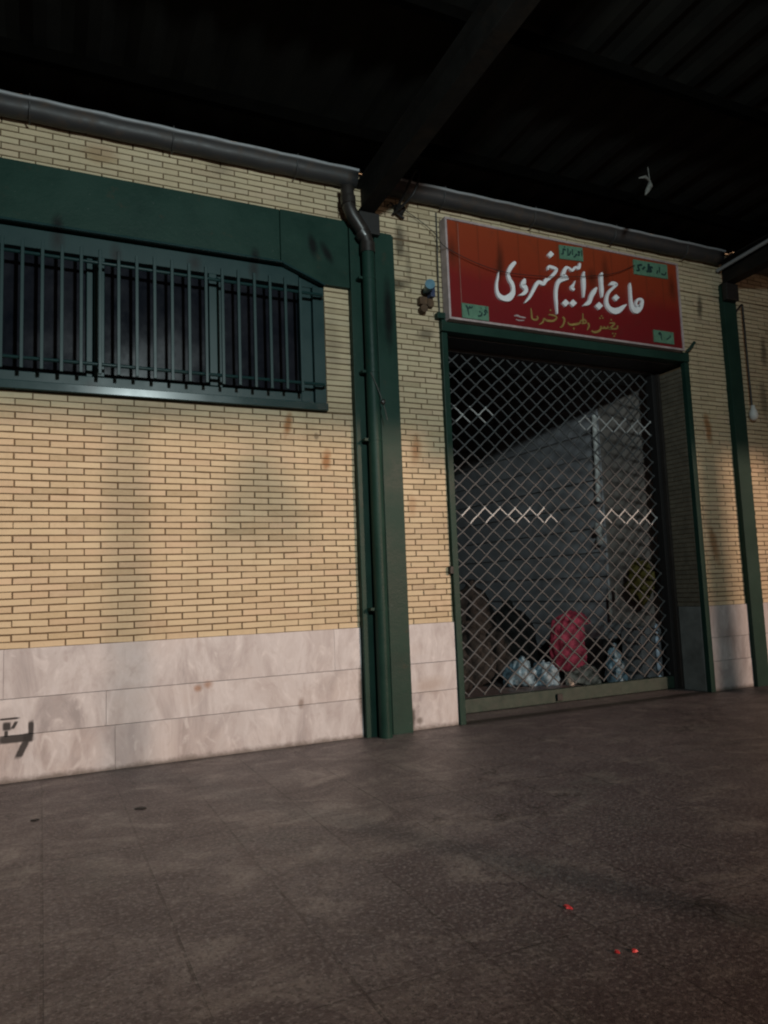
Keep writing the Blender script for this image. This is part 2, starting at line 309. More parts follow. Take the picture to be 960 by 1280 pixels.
M['yellow'] = plain('mustard_plastic', (.12,.095,.018), .7, 0, .4, 10, .2); M['lead_paint'] = plain('red_paint_fleck', (.62,.045,.05), .5, 0, .2, 30, 0)
M['wire'] = plain('grey_wire', (.05,.05,.045), .5, 0, .2, 30, 0)
sh = NT('thin_milky_plastic'); tr = sh.n('ShaderNodeBsdfTransparent'); mx_ = sh.n('ShaderNodeMixShader'); mx_.inputs[0].default_value = .36; sh.t.links.new(tr.outputs[0], mx_.inputs[1]); sh.base((.5,.52,.5)); sh.t.links.new(sh.b.outputs[0], mx_.inputs[2]); sh.t.links.new(mx_.outputs[0], sh.t.nodes['Material Output'].inputs[0]); M['shade'] = sh.m
lens = NT('lit_lamp_lens'); lens.base((.8,.85,.9)); lens.b.inputs['Emission Color'].default_value = (.9,.96,1,1); lens.b.inputs['Emission Strength'].default_value = 12; M['lens'] = lens.m

# ------------------------------------------------------------------ ground
g = MB(); g.add([(-150,-200,0),(150,-200,0),(150,60,0),(-150,60,0)], [(0,1,2,3)])
tag(g.build('floor', M['floor']), kind='structure')

# ------------------------------------------------------------------ the market building
bld = tag(empty('market_building', (2.4, 0, 0)), 'long market hall facade of cream brick over marble slabs with dark green steelwork', 'building')
def child(o, parent=bld):
    """children keep world coordinates"""
    o.parent = parent; o.matrix_parent_inverse = Matrix.Translation(-parent.location); return o
X0, X1, ZT = -5.8, 12.4, 4.78
BAYS = [-1.70, 2.40, 6.50, 10.60]
# wall areas (x0,x1,z0,z1)
areas = [(-5.8,-1.89,.81,4.0), (-1.51,-1.30,.81,3.49), (-1.30,2.21,.81,2.4760), (1.997,2.21,2.4762,3.487),
         (2.59,3.03,.81,4.0), (3.03,5.86,3.335,4.0), (5.86,6.41,.81,4.0), (6.59,10.41,.81,4.0), (10.79,12.4,.81,4.0),
         (-5.8,-1.51,4.0,4.60), (-1.51,2.19,4.047,4.60), (2.19,12.4,4.0,4.60)]
bb = MB(); mo = MB(); PX, PZ, JT = .21, .0448, .0078
def brick(x0, x1, z0, z1):
    j = random.uniform(-.0018, .0018); e = .0022
    x0 += random.uniform(-.002,.002); x1 += random.uniform(-.002,.002); z0 += random.uniform(-.0012,.0012); z1 += random.uniform(-.0012,.0012); tl = random.gauss(0, .0009)
    vs = []
    for (yy, i) in ((.016, 0), (j+.002, 0), (j, e)):
        vs += [(x0+i,yy,z0+i-tl),(x1-i,yy,z0+i+tl),(x1-i,yy,z1-i+tl),(x0+i,yy,z1-i-tl)]
    fs = [(8,9,10,11)]
    for r in (0, 4): fs += [(r+k, r+(k+1) % 4, r+4+(k+1) % 4, r+4+k) for k in range(4)]
    bb.add(vs, fs)
for (ax0, ax1, az0, az1) in areas:
    mo.box(ax0, ax1, .0085, .20, az0, az1)
    k0 = int(math.floor((az0-.81)/PZ)); k1 = int(math.ceil((az1-.81)/PZ))
    narrow = (ax1-ax0) < .30
    for k in range(k0, k1+1):
        z0 = max(.81+k*PZ+JT/2, az0+.003); z1 = min(.81+(k+1)*PZ-JT/2, az1-.003)
        if z1-z0 < .012: continue
        if narrow: brick(ax0+.004, ax1-.004, z0, z1); continue
        ph = -.063 + (PX/2 if k % 2 else 0) + (random.choice((0,0,.05)) if 2.58 < ax0 < 2.6 else 0) + random.uniform(-.004, .004)
        n = math.floor((ax0-ph)/PX)
        while ph+n*PX < ax1:
            x0 = max(ph+n*PX+JT/2, ax0+.003); x1 = min(ph+(n+1)*PX-JT/2, ax1-.003); n += 1
            if x1-x0 > .022: brick(x0, x1, z0, z1)
# reveal of the doorway on the right is brick too (faces -x)
child(bb.build('brick_wall', M['brick']))
child(mo.build('mortar_bed', M['mortar']))
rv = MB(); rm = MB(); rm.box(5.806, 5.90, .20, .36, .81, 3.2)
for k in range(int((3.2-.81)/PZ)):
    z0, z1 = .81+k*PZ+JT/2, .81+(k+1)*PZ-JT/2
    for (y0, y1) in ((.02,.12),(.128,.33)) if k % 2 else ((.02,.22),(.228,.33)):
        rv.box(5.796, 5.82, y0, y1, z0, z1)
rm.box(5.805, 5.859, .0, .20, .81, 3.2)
child(rv.build('reveal_brick', plain('shaded_reveal_brick', (.10,.085,.062), .8, 0, .35, 12, .2)))  # brick colour darkened to stand for the shade in the reveal
child(rm.build('reveal_mortar', M['mortar']))
pl = MB()
for (ax0, ax1) in ((-5.8,-1.89), (-1.51,2.205), (2.595,3.028), (5.862,6.408), (6.592,10.408), (10.792,12.4)):
    for row, (z0, z1) in enumerate(((-.02,.281),(.284,.505),(.508,.812))):
        x = ax0; step = (3.3,2.9,2.2)[row]; off = (2.6,1.9,1.3)[row]
        cuts = [ax0] + [q for q in (ax0 + off + step*i for i in range(12)) if ax0+.15 < q < ax1-.15] + [ax1]
        if row == 0 and ax0 == -1.51: cuts = [ax0, .445, ax1]
        for a, b in zip(cuts, cuts[1:]):
            j = random.uniform(-.002,.002); pl.box(a+.0006, b-.0006, -.014+j, .20, z0+.0, z1)
child(boxobj('reveal_slab', plain('shaded_grey_slab', (.13,.135,.13), .6, 0, .35, 5, .1), None, 5.792, 5.804, .02, .287, 0, .81))  # slab coloured dark for the shadow in the doorway reveal
child(pl.build('marble_plinth', M['marble'], None, .0018))
for i, cx in enumerate(BAYS):
    w = .19 if i < 2 else .09
    child(boxobj('steel_column', M['green'], None, cx-w, cx+w, -.055, .20, -.02, 3.995 if i < 2 else 4.125, bevel=.006))
    if i == 1: child(boxobj('column_plate', M['green'], None, cx+.02, cx+w+.001, -.075, -.0555, -.015, 3.97, bevel=.004))
for cx in BAYS: child(boxobj('beam_bracket', M['black'], None, cx-.125, cx+.05, -.13, -.0775, 3.93, 4.108, bevel=.006))
# lintel band with drip lip over the window, corner plate
lb = MB(); lb.box(-1.51, 1.641, -.030, .20, 3.617, 4.045); child(lb.build('lintel_band', M['green'], None, .004))
cp = MB(); cp.prism([(1.644,3.617),(1.995,3.490),(2.208,3.490),(2.208,4.048),(1.644,4.048)], -.034, .19); child(cp.build('lintel_corner', M['green'], None, .004))
dl = MB(); dl.box(-1.51, 1.66, -.058, -.032, 3.606, 3.622)
dl.prism([(1.66,3.606),(1.995,3.478),(1.999,3.490),(1.66,3.622)], -.046, .0)
child(dl.build('drip_lip', M['sill'], None, .003))

# window
win = child(empty('window', (0.35, 0, 2.48)))
win.location = (0,0,0); win.matrix_parent_inverse = Matrix.Translation(-bld.location)
def wpart(name, mat, *b, bevel=.004): o = boxobj(name, mat, None, *b, bevel=bevel); o.parent = win; return o
wpart('sill', M['sill'], -1.30, 1.992, -.045, .19, 2.478, 2.535)
wpart('bottom_rail', M['bar'], -1.30, 1.80, .020, .19, 2.537, 2.615)
wpart('head_rail', M['bar'], -1.30, 1.80, .020, .19, 3.47, 3.605)
q_ = MB(); q_.prism([(1.802,3.4705),(1.990,3.4705),(1.990,3.476),(1.802,3.546)], .021, .19); q_.build('head_gusset', M['bar'], win, .003)
wpart('jamb', M['bar'], 1.90, 1.992, -.012, .19, 2.537, 3.47)
wpart('jamb', M['bar'], 1.802, 1.898, .024, .19, 2.537, 3.47)
wpart('jamb', M['bar'], -1.30, -1.21, -.012, .19, 2.537, 3.47)
wpart('mullion', M['bar'], .313, .38, .012, .19, 2.617, 3.468); wpart('mullion', M['bar'], 1.10, 1.158, .012, .19, 2.617, 3.468); wpart('mullion', M['bar'], -.47, -.41, .012, .19, 2.617, 3.468)
wpart('sash_stile', M['bar'], .265, .305, .05, .12, 2.617, 3.468); wpart('sash_stile', M['bar'], 1.165, 1.20, .05, .12, 2.617, 3.468)
for a, b in ((-1.21,-.47),(-.41,.265),(.38,1.10),(1.20,1.80)): wpart('pane', M['glass'], a, b, .085, .095, 2.617, 3.468, bevel=0)
wpart('backing_panel', M['black'], -1.30, 1.99, .30, .33, 2.4, 3.6, bevel=0)

# door frame (steel channel) with corner hooks
df = child(empty('door_frame')); df.location = (0,0,0); df.matrix_parent_inverse = Matrix.Translation(-bld.location)
def dpart(name, *b): o = boxobj(name, M['green'], None, *b, bevel=.004); o.parent = df; return o
dpart('jamb', 3.031, 3.085, -.035, .33, -.01, 3.224); dpart('jamb', 5.80, 5.860, -.035, .018, -.01, 3.232); o = boxobj('jamb', M['dark_pipe'], None, 5.765, 5.792, .29, .335, -.01, 3.20); o.parent = df
dpart('head', 3.031, 5.860, -.045, .06, 3.235, 3.332); o = boxobj('shade_inner_head', M['black'], None, 3.031, 5.860, .0605, .33, 3.225, 3.33); o.parent = df  # black inner head stands in for the shadow under the lintel
hk = MB(); hk.box(2.985, 3.06, -.06, -.001, 3.335, 3.385); o = hk.build('bracket', M['green'], df, .004)
hk = MB(); hk.tube([(5.82,-.05,3.335),(5.845,-.07,3.36),(5.90,-.09,3.43)], .016, 8); o = hk.build('bracket', M['green'], df)
lk = MB(); lk.box(3.0, 3.03, -.045, -.002, 1.20, 1.26); lk.build('latch_keeper', M['black'], df, .003)

# the room behind the grille
DEEP = 9.0
child(boxobj('room_wall', M['plaster_brown'], None, 5.95, 6.2, .21, DEEP, -.01, 4.4, bevel=0))
child(boxobj('room_wall', M['plaster'], None, -2.0, 6.2, DEEP, DEEP+.2, -.01, 4.4, bevel=0))
child(boxobj('room_wall', M['plaster'], None, -2.2, -2.0, .21, DEEP+.2, -.01, 4.4, bevel=0))
child(boxobj('room_ceiling', M['roof'], None, -2.2, 6.2, .21, DEEP+.2, 4.4, 4.5, bevel=0))
wb = MB()
for k in range(15): wb.box(5.925+random.uniform(-.004,.004), 5.9495, 1.42, DEEP, .285*k+.007, .285*(k+1)-.007)
child(wb.build('wall_boards', plaster_mat('grey_wall_boards', (.27,.27,.29), (.43,.43,.455)), None, .006))
child(boxobj('wall_back_face', M['plaster'], None, -5.8, 12.4, .205, .209, 4.0, 4.78, bevel=0))
child(boxobj('upper_wall', M['mortar'], None, -5.8, 12.4, .02, .204, 4.602, 4.78, bevel=0))

# ------------------------------------------------------------------ security grille on the window
sg = tag(empty('security_grille', (0,0,0)), 'dark green grille of upright bars across the long window', 'window grille')
for i in range(27):
    x = 1.768 - .1187*i
    b = MB(); b.box(x-.0105, x+.0105, -.110, -.089, 2.60+random.uniform(-.006,.006), 3.475+random.uniform(-.012,.006)); b.build('bar', M['bar'], sg, .002)
for z in (3.392, 2.680):
    b = MB(); b.tube([(-1.29,-.013,z),(-1.27,-.078,z),(1.95,-.078,z-.012),(1.975,-.013,z-.012)], .0125, 8); b.build('rail', M['bar'], sg)

# ------------------------------------------------------------------ rolling lattice grille in the doorway
rg = tag(empty('rolling_grille', (0,0,0)), 'closed roll-down lattice grille of steel links filling the tall doorway', 'roller shutter')
GX0, GX1, GY = 3.12, 5.72, .38
PXL, PZL = .166, .142
lat = MB(); glint = MB(); r_ = .0078
def bent(x, y, z):
    return (x + .006*math.sin(2.3*z+1.1*x) + .004*math.sin(7.1*z-3.3*x+1), y + .006*math.sin(1.9*x+2.7*z) + .004*math.sin(9*x-4*z), z + .006*math.sin(1.7*x+.6) + .003*math.sin(8.3*x+5.1*z))
ncol = int((GX1-GX0)/(PXL/2)); zt, zb = 3.21, .13
nrow = int((zt-zb)/(PZL/2))
rnd = random.Random(3)
def bright(i, j):  # picks the links whose lamp highlights are put into the colour
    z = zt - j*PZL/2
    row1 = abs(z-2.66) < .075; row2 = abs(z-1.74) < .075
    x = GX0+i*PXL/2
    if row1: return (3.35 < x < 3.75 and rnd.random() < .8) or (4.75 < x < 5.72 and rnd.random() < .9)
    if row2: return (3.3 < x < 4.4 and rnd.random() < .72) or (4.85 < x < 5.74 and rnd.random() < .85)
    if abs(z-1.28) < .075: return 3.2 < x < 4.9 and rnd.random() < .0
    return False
for i in range(ncol):
    for j in range(nrow):
        # a chain of links running down: each cell of the grid carries one diagonal
        x0, x1 = GX0+i*PXL/2, GX0+(i+1)*PXL/2; z0, z1 = zt-j*PZL/2, zt-(j+1)*PZL/2
        a, b = ((x0,z0),(x1,z1)) if (i+j) % 2 == 0 else ((x1,z0),(x0,z1))
        yo = .004 if (i+j) % 2 == 0 else -.004
        mx, mz = (a[0]+b[0])/2, (a[1]+b[1])/2
        d_ = .006*(1 if (i % 2) else -1)
        t = glint if bright(i, j) else lat
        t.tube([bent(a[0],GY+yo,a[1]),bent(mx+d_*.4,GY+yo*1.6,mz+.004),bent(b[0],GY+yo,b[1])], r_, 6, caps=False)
for i in range(ncol+1):
    for j in range(nrow+1):
        if (i+j) % 2 == 0:
            x, z = GX0+i*PXL/2, zt-j*PZL/2; t = glint if bright(i, j) else lat
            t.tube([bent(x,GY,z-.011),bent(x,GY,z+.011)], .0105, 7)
lat.build('lattice', M['lattice'], rg)
tag(glint.build('highlight_link_rows', M['glint_links'], rg), 'two rows of links coloured bright as lamp highlights')
boxobj('roller_box', M['black'], rg, 3.09, 5.79, .336, .75, 3.20, 3.42)
boxobj('guide_rail', M['black'], rg, 5.725, 5.79, .337, .43, 0, 3.199); boxobj('guide_rail', M['black'], rg, 3.087, 3.117, .337, .43, 0, 3.199)
bbx = boxobj('bottom_bar', M['dull_green'], rg, 3.10, 5.735, .35, .41, .006, .125, bevel=.006)
boxobj('lock', M['black'], bbx, 4.27, 4.33, .325, .348, .025, .085)

# ------------------------------------------------------------------ canopy
cn = tag(empty('canopy', (0,0,0)), 'dark corrugated canopy roof on steel beams over the walkway', 'canopy')
SL, OUT = .046, -8.2
zr = lambda y: 4.50 - SL*y
rs = MB(); nx = int(20/.076); prof = []
for i in range(nx*4+1):
    x = -7.2 + i*.25*.30; ph = i % 4; prof.append((x, (.0,.035,.035,.0)[ph]))
vs = []; fs = []
for x, h in prof:
    if x > 13.5: break
    for y in (-.01, OUT): vs.append((x, y, zr(y)+h))
n = len(vs)//2
for i in range(n-1): fs.append((2*i, 2*i+1, 2*i+3, 2*i+2))
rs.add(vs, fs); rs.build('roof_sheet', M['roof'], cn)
for y in (-.55, -1.75, -3.0, -4.25, -5.5, -6.75, -8.1):
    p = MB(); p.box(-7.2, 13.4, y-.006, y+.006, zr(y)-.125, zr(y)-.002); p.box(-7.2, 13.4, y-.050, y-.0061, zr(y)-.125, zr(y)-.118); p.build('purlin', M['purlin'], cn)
def beam(cx):
    b = MB(); w = .12
    def slab(x0, x1, h0, h1):
        ys = (-.02, OUT)
        v = [];
        for y in ys:
            zb_ = 4.113 - SL*y
            v += [(x0,y,zb_+h0),(x1,y,zb_+h0),(x1,y,zb_+h1),(x0,y,zb_+h1)]
        b.add(v, [(0,1,2,3),(7,6,5,4),(0,4,5,1),(1,5,6,2),(2,6,7,3),(3,7,4,0)])
    w = .066; cx -= .052; slab(cx-w, cx+w, 0, .014); slab(cx-.006, cx+.006, .0141, .245); slab(cx-w, cx+w, .2451, .259)
    return b.build('beam', M['beam'], cn)
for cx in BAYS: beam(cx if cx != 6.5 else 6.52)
# outer posts along the open edge, standing outside the picture: their shade falls on the wall
p = MB(); p.tube([(6.385,-.03,4.272),(6.385,-1.2,4.37),(6.385,-3.0,4.50)], .020, 8); p.build('conduit', M['bead'], cn)  # pale tube added in place of the beam flange's lit edge
for x, w in ((4.17, .024), (9.70, .19)):
    p = MB(); p.box(x-w, x+w, OUT-.05, OUT+.06, -.01, zr(OUT)-.13); p.build('unseen_post', M['beam'], cn)

# ------------------------------------------------------------------ rain gutters between the beams
def gutter(x0, x1, label):
    b = MB(); prof = [(-.005,.18),(-.006,.09),(-.02,.072),(-.05,.055),(-.085,.053),(-.12,.068),(-.14,.097),(-.146,.135),(-.158,.137),(-.160,.162),(-.147,.166),(-.144,.14)]
    n = 40; vs = []
    for i in range(n+1):
        x = x0+(x1-x0)*i/n; wv = .003*math.sin(i*1.7)
        vs += [(x, y, 4.27+z+wv) for y, z in prof]
    k = len(prof)
    b.add(vs, [(i*k+q, i*k+q+1, (i+1)*k+q+1, (i+1)*k+q) for i in range(n) for q in range(k-1)], True)
    b.add(vs[:k], [tuple(range(k))]); b.add(vs[-k:], [tuple(range(k-1,-1,-1))])
    o = b.build('rain_gutter', M['gutter']); tag(o, label, 'gutter', 'rain gutters along the wall top')
    bd = MB(); bd.tube([(x0+(x1-x0)*i/30, -.156, 4.27+.156+.003*math.sin(i*2.2)) for i in range(31)], .013, 8); bd.build('bead', M['bead'], o)  # tube along the lip, coloured pale as its highlight
    s = o.modifiers.new('thick', 'SOLIDIFY'); s.thickness = .002
    x = x0+.52
    while x < x1-.2:
        c = MB(); c.tube([(x,-.166,4.452),(x,-.150,4.40),(x,-.145,4.35),(x,-.124,4.322),(x,-.085,4.304),(x,-.045,4.308)], .006, 6); c.build('strap', M['gutter'], o); x += .93
    return o
gutter(-1.55, 2.27, 'grey rain gutter above the barred window')
gutter(2.54, 6.37, 'grey rain gutter above the red shop sign')
gutter(6.66, 10.45, 'grey rain gutter end beyond the far right beam')

# ------------------------------------------------------------------ downpipe
dp = tag(empty('downpipe', (0,0,0)), 'round green downpipe with dark bent top in front of the wide steel column', 'downpipe')
XP, YP = 2.335, -.125
b = MB(); b.tube([(XP,YP,.0),(XP,YP,2.0),(XP,YP,3.80)], .052, 20); b.build('pipe', M['green'], dp)
b = MB(); b.tube([(XP,YP,3.78),(XP-.005,YP,3.86),(XP-.03,YP,3.93),(2.215,-.13,4.05),(2.185,-.13,4.11),(2.18,-.11,4.285)], .053, 20); b.build('elbow', M['dark_pipe'], dp)
b = MB()
for q in (((XP,YP,3.76),(XP,YP,3.84)), ((XP-.02,YP,3.895),(XP-.05,YP,3.935)), ((2.181,-.13,4.13),(2.18,-.125,4.20))):
    b = MB(); b.tube(q, .060, 20); b.build('coupling', M['dark_pipe'], dp, .006)
for z in (3.55, 2.79, 2.25, .95):
    b = MB(); b.tube([(XP,YP,z-.012),(XP,YP,z+.012)], .0555, 20); b.box(XP-.085, XP-.05, YP-.004, -.056, z-.01, z+.01); b.build('clamp', M['green'], dp)

# ------------------------------------------------------------------ shop sign
sn = tag(empty('shop_sign', (0,0,0)), 'wide red shop sign with white and gold Persian lettering above the doorway', 'sign')
SX0, SX1, SZ0, SZ1, SY = 3.068, 5.735, 3.318, 4.214, -.10
boxobj('board', M['sign'], sn, SX0+.02, SX1-.02, SY, -.02, SZ0+.02, SZ1-.02, bevel=0)
fr = MB(); fr.box(SX0, SX0+.019, SY-.012, -.015, SZ0+.02, SZ1-.02); fr.box(SX1-.019, SX1, SY-.012, -.015, SZ0+.02, SZ1-.02)
fr.box(SX0, SX1, SY-.0125, -.015, SZ0, SZ0+.0195); fr.box(SX0, SX1, SY-.0125, -.015, SZ1-.0195, SZ1); fr.build('frame', M['sign_frame'], sn, .002)
ln = MB(); ln.box(3.195, 3.201, SY-.003, SY-.0005, 3.46, 4.18); ln.build('printed_line', plain('dull_pink_line', (.22,.10,.08), .5), sn)
SURNAME = [
    [(3.764,3.914,0.021),(3.738,3.893,0.039),(3.699,3.845,0.04),(3.678,3.796,0.033),(3.689,3.747,0.04),(3.714,3.709,0.042),(3.723,3.668,0.038),(3.713,3.621,0.05),(3.671,3.578,0.066),(3.623,3.563,0.053),(3.576,3.577,0.048),(3.552,3.619,0.031),(3.552,3.686,0.024),(3.568,3.746,0.017),(3.579,3.799,0.006)],
    [(3.852,3.775,0.017),(3.841,3.748,0.045),(3.828,3.713,0.051),(3.851,3.695,0.05),(3.857,3.666,0.041),(3.827,3.634,0.029),(3.777,3.614,0.007)],
    [(4.113,3.895,0.009),(4.12,3.927,0.025),(4.161,3.927,0.033),(4.211,3.916,0.025),(4.177,3.87,0.033),(4.122,3.819,0.028),(4.08,3.794,0.039),(4.052,3.756,0.033),(4.022,3.763,0.04),(3.99,3.759,0.037),(3.959,3.719,0.035),(3.925,3.663,0.031),(3.887,3.607,0.026),(3.837,3.555,0.011)],
]
FIRST_NAME = [
    [(4.484,4.018,0.023),(4.466,3.969,0.033),(4.424,3.967,0.024),(4.388,3.935,0.029),(4.352,3.951,0.021),(4.317,3.946,0.033),(4.29,3.9,0.04),(4.281,3.867,0.039),(4.322,3.868,0.025)],
    [(4.334,3.855,0.035),(4.267,3.834,0.051),(4.22,3.799,0.041),(4.194,3.735,0.035),(4.185,3.665,0.032),(4.185,3.587,0.026),(4.185,3.495,0.01)],
    [(4.414,3.838,0.006),(4.392,3.799,0.019),(4.374,3.769,0.045),(4.396,3.747,0.024)],
    [(4.526,3.942,0.014),(4.517,3.913,0.027),(4.514,3.877,0.045),(4.51,3.788,0.039),(4.5,3.692,0.012)],
    [(4.663,3.81,0.014),(4.63,3.77,0.045),(4.593,3.72,0.045),(4.573,3.674,0.041),(4.544,3.643,0.042),(4.491,3.615,0.01)],
    [(4.739,3.964,0.019),(4.725,3.926,0.041),(4.723,3.854,0.039),(4.723,3.783,0.039),(4.718,3.721,0.01)],
]
TITLE = [
    [(4.821,3.861,0.014),(4.858,3.878,0.041),(4.911,3.876,0.025),(4.866,3.839,0.027),(4.806,3.785,0.031),(4.777,3.728,0.035),(4.773,3.665,0.047),(4.803,3.624,0.055),(4.857,3.608,0.064),(4.914,3.625,0.058),(4.968,3.663,0.037),(5.014,3.693,0.006)],
    [(5.077,3.916,0.006),(5.075,3.877,0.029),(5.074,3.795,0.031),(5.075,3.723,0.037),(5.088,3.67,0.054),(5.125,3.646,0.064),(5.181,3.682,0.054),(5.215,3.741,0.035),(5.208,3.766,0.03),(5.165,3.762,0.028),(5.138,3.731,0.027),(5.141,3.698,0.021),(5.179,3.7,0.017)],
]
SUBLINE = [
    [(3.908,3.519,0.008),(3.913,3.474,0.018),(3.918,3.423,0.019),(3.958,3.418,0.018),(3.979,3.438,0.017),(3.966,3.453,0.013)],
    [(4.096,3.482,0.011),(4.158,3.482,0.019),(4.187,3.466,0.017),(4.144,3.431,0.021),(4.074,3.425,0.023),(4.046,3.439,0.017),(4.029,3.405,0.018),(3.989,3.378,0.009)],
    [(4.253,3.479,0.021),(4.273,3.462,0.023),(4.264,3.424,0.019),(4.237,3.387,0.016),(4.216,3.38,0.008)],
    [(4.31,3.441,0.011),(4.33,3.418,0.021),(4.403,3.43,0.024),(4.448,3.448,0.018),(4.458,3.467,0.015),(4.503,3.485,0.017),(4.52,3.461,0.016),(4.469,3.443,0.014)],
    [(4.489,3.544,0.009),(4.485,3.451,0.016)],
    [(4.541,3.461,0.014),(4.551,3.432,0.021),(4.526,3.389,0.009)],
    [(4.576,3.389,0.011),(4.606,3.378,0.023),(4.66,3.394,0.024),(4.688,3.423,0.02),(4.694,3.449,0.013)],
    [(4.692,3.426,0.016),(4.725,3.43,0.018),(4.732,3.451,0.013)],
    [(4.73,3.43,0.017),(4.762,3.434,0.018),(4.777,3.456,0.013)],
    [(4.796,3.487,0.011),(4.857,3.492,0.019),(4.815,3.451,0.018),(4.788,3.434,0.017),(4.875,3.442,0.019),(4.894,3.475,0.014)],
]
SCRIBBLE = [
    [(3.726,3.426,0.01),(3.76,3.433,0.019),(3.793,3.425,0.016),(3.847,3.424,0.01)],
    [(3.743,3.397,0.008),(3.774,3.391,0.012),(3.831,3.398,0.008)],
]
NAME_DOTS = [
    [(4.155,4.081),(4.191,4.055),(4.15,4.016),(4.115,4.042)],
    [(4.288,3.646),(4.328,3.617),(4.283,3.576),(4.244,3.605)],
    [(4.374,3.656),(4.414,3.626),(4.369,3.586),(4.329,3.615)],
    [(4.678,3.672),(4.721,3.64),(4.671,3.597),(4.628,3.628)],
    [(4.891,3.776),(4.93,3.748),(4.885,3.709),(4.846,3.737)],
]
SUBLINE_DOTS = [
    [(4.124,3.538),(4.135,3.529),(4.122,3.517),(4.111,3.526)],
    [(4.373,3.396),(4.385,3.387),(4.372,3.376),(4.36,3.384)],
    [(4.688,3.532),(4.699,3.524),(4.687,3.514),(4.676,3.521)],
    [(4.724,3.536),(4.734,3.528),(4.722,3.518),(4.711,3.526)],
    [(4.709,3.555),(4.72,3.547),(4.708,3.537),(4.697,3.544)],
    [(4.822,3.534),(4.834,3.525),(4.82,3.513),(4.808,3.522)],
    [(4.829,3.399),(4.84,3.392),(4.828,3.381),(4.817,3.389)],
    [(4.862,3.4),(4.872,3.393),(4.86,3.382),(4.85,3.39)],
    [(4.843,3.375),(4.854,3.367),(4.842,3.357),(4.831,3.365)],
]

def smooth(pts, k=5):
    out = []; P = [pts[0]] + list(pts) + [pts[-1]]
    for i in range(1, len(P)-2):
        for j in range(k):
            t = j/k; q = []
            for a, b_, c, d in zip(P[i-1], P[i], P[i+1], P[i+2]):
                q.append(.5*((2*b_)+(-a+c)*t+(2*a-5*b_+4*c-d)*t*t+(-a+3*b_-3*c+d)*t**3))
            out.append(q)
    out.append(list(pts[-1])); return out
def ribbon(mb, pts, y0, depth, pen=.0):
    p = smooth(pts); L = []; Rr = []
    for i, (x, z, w) in enumerate(p):
        a, c = p[max(i-1,0)], p[min(i+1,len(p)-1)]
        dx, dz = c[0]-a[0], c[1]-a[1]; l = math.hypot(dx, dz) or 1
        w = max(w*.90, .004)/2; nx_, nz_ = -dz/l*w, dx/l*w
        L.append((x+nx_, z+nz_)); Rr.append((x-nx_, z-nz_))
    n = len(p); vs = [(x, y0-depth, z) for x, z in L] + [(x, y0-depth, z) for x, z in Rr] + [(x, y0, z) for x, z in L] + [(x, y0, z) for x, z in Rr]
    fs = []
    for i in range(n-1):
        fs += [(i, n+i, n+i+1, i+1), (2*n+i, i, i+1, 2*n+i+1), (n+i, 3*n+i, 3*n+i+1, n+i+1)]
    fs += [(0, 2*n, 3*n, n), (n-1, 2*n-1, 4*n-1, 3*n-1)]
    mb.add(vs, fs)
def word(name, strokes, mat, depth, dots=(), y=None):
    mb = MB(); y = SY-.001 if y is None else y
    for i, s_ in enumerate(strokes): ribbon(mb, s_, y, depth+.0005*i)
    for i, d_ in enumerate(dots): mb.prism(d_[::-1], y-depth-.0004*i-.0002, y)
    o = mb.build(name, mat, sn); return o
word('lettering', SURNAME, M['white_letter'], .022, NAME_DOTS[:1])
word('lettering', FIRST_NAME, M['white_letter'], .022, NAME_DOTS[1:4])
word('lettering', TITLE, M['white_letter'], .022, NAME_DOTS[4:])
word('lettering', SUBLINE, M['gold_letter'], .006, SUBLINE_DOTS)
word('lettering', SCRIBBLE, M['sign_frame'], .003)
def plate(x0, x1, z0, z1, chars, tilt, label):
    """small green label plate; chars are strokes in the unit square of the plate"""
    p = MB(); t = tilt*(x1-x0)
    p.prism([(x0,z0),(x1,z0+t),(x1,z1+t),(x0,z1)], SY-.012, SY-.001); o = p.build('label_plate', M['plate'], sn); o['label'] = label
    q = MB()
    for i, s_ in enumerate(chars):
        ribbon(q, [(x0+(x1-x0)*a, z0+(z1-z0)*b_+t*a, w) for a, b_, w in s_], SY-.0125, .0015+.0003*i)
    q.build('lettering', M['ink'], o)
W1 = .013
three = [[(.14,.86,W1),(.20,.70,.018),(.22,.45,W1),(.24,.2,.008)], [(.20,.72,W1),(.27,.70,W1),(.29,.86,W1)], [(.28,.72,W1),(.36,.74,W1),(.38,.88,.008)]]
gh = [[(.94,.55,W1),(.90,.72,.016),(.84,.62,W1),(.88,.48,.014),(.80,.34,.016)], [(.74,.52,W1),(.70,.30,.016),(.58,.24,.014)], [(.68,.50,.012),(.64,.60,.012)], [(.88,.86,.014),(.90,.88,.014)], [(.70,.80,.012),(.72,.82,.012)]]
plate(3.194, 3.458, 3.343, 3.472, three + gh, 0, 'pale green plate at the lower left corner')
nine = [[(.30,.62,.014),(.25,.72,.020),(.31,.82,.016),(.35,.70,.018),(.35,.45,.014),(.38,.18,.008)], [(.78,.55,.012),(.68,.40,.014),(.62,.32,.010)], [(.84,.70,.010),(.80,.55,.012)]]
plate(5.340, 5.598, 3.366, 3.488, nine, 0, 'pale green plate at the lower right corner')
pr_ = [[(.95,.78,.012),(.94,.35,.010)], [(.88,.60,.014),(.80,.66,.016),(.83,.40,.014),(.74,.42,.012)], [(.72,.50,.014),(.66,.32,.016),(.58,.22,.010)], [(.55,.80,.010),(.54,.38,.012)], [(.48,.62,.014),(.40,.36,.016),(.30,.30,.010)], [(.36,.80,.012),(.34,.40,.012)], [(.26,.66,.016),(.16,.70,.016),(.14,.40,.016),(.06,.34,.010)], [(.20,.88,.014),(.24,.88,.014)]]
plate(4.263, 4.534, 4.030, 4.163, pr_, .06, 'pale green plate at the top edge')
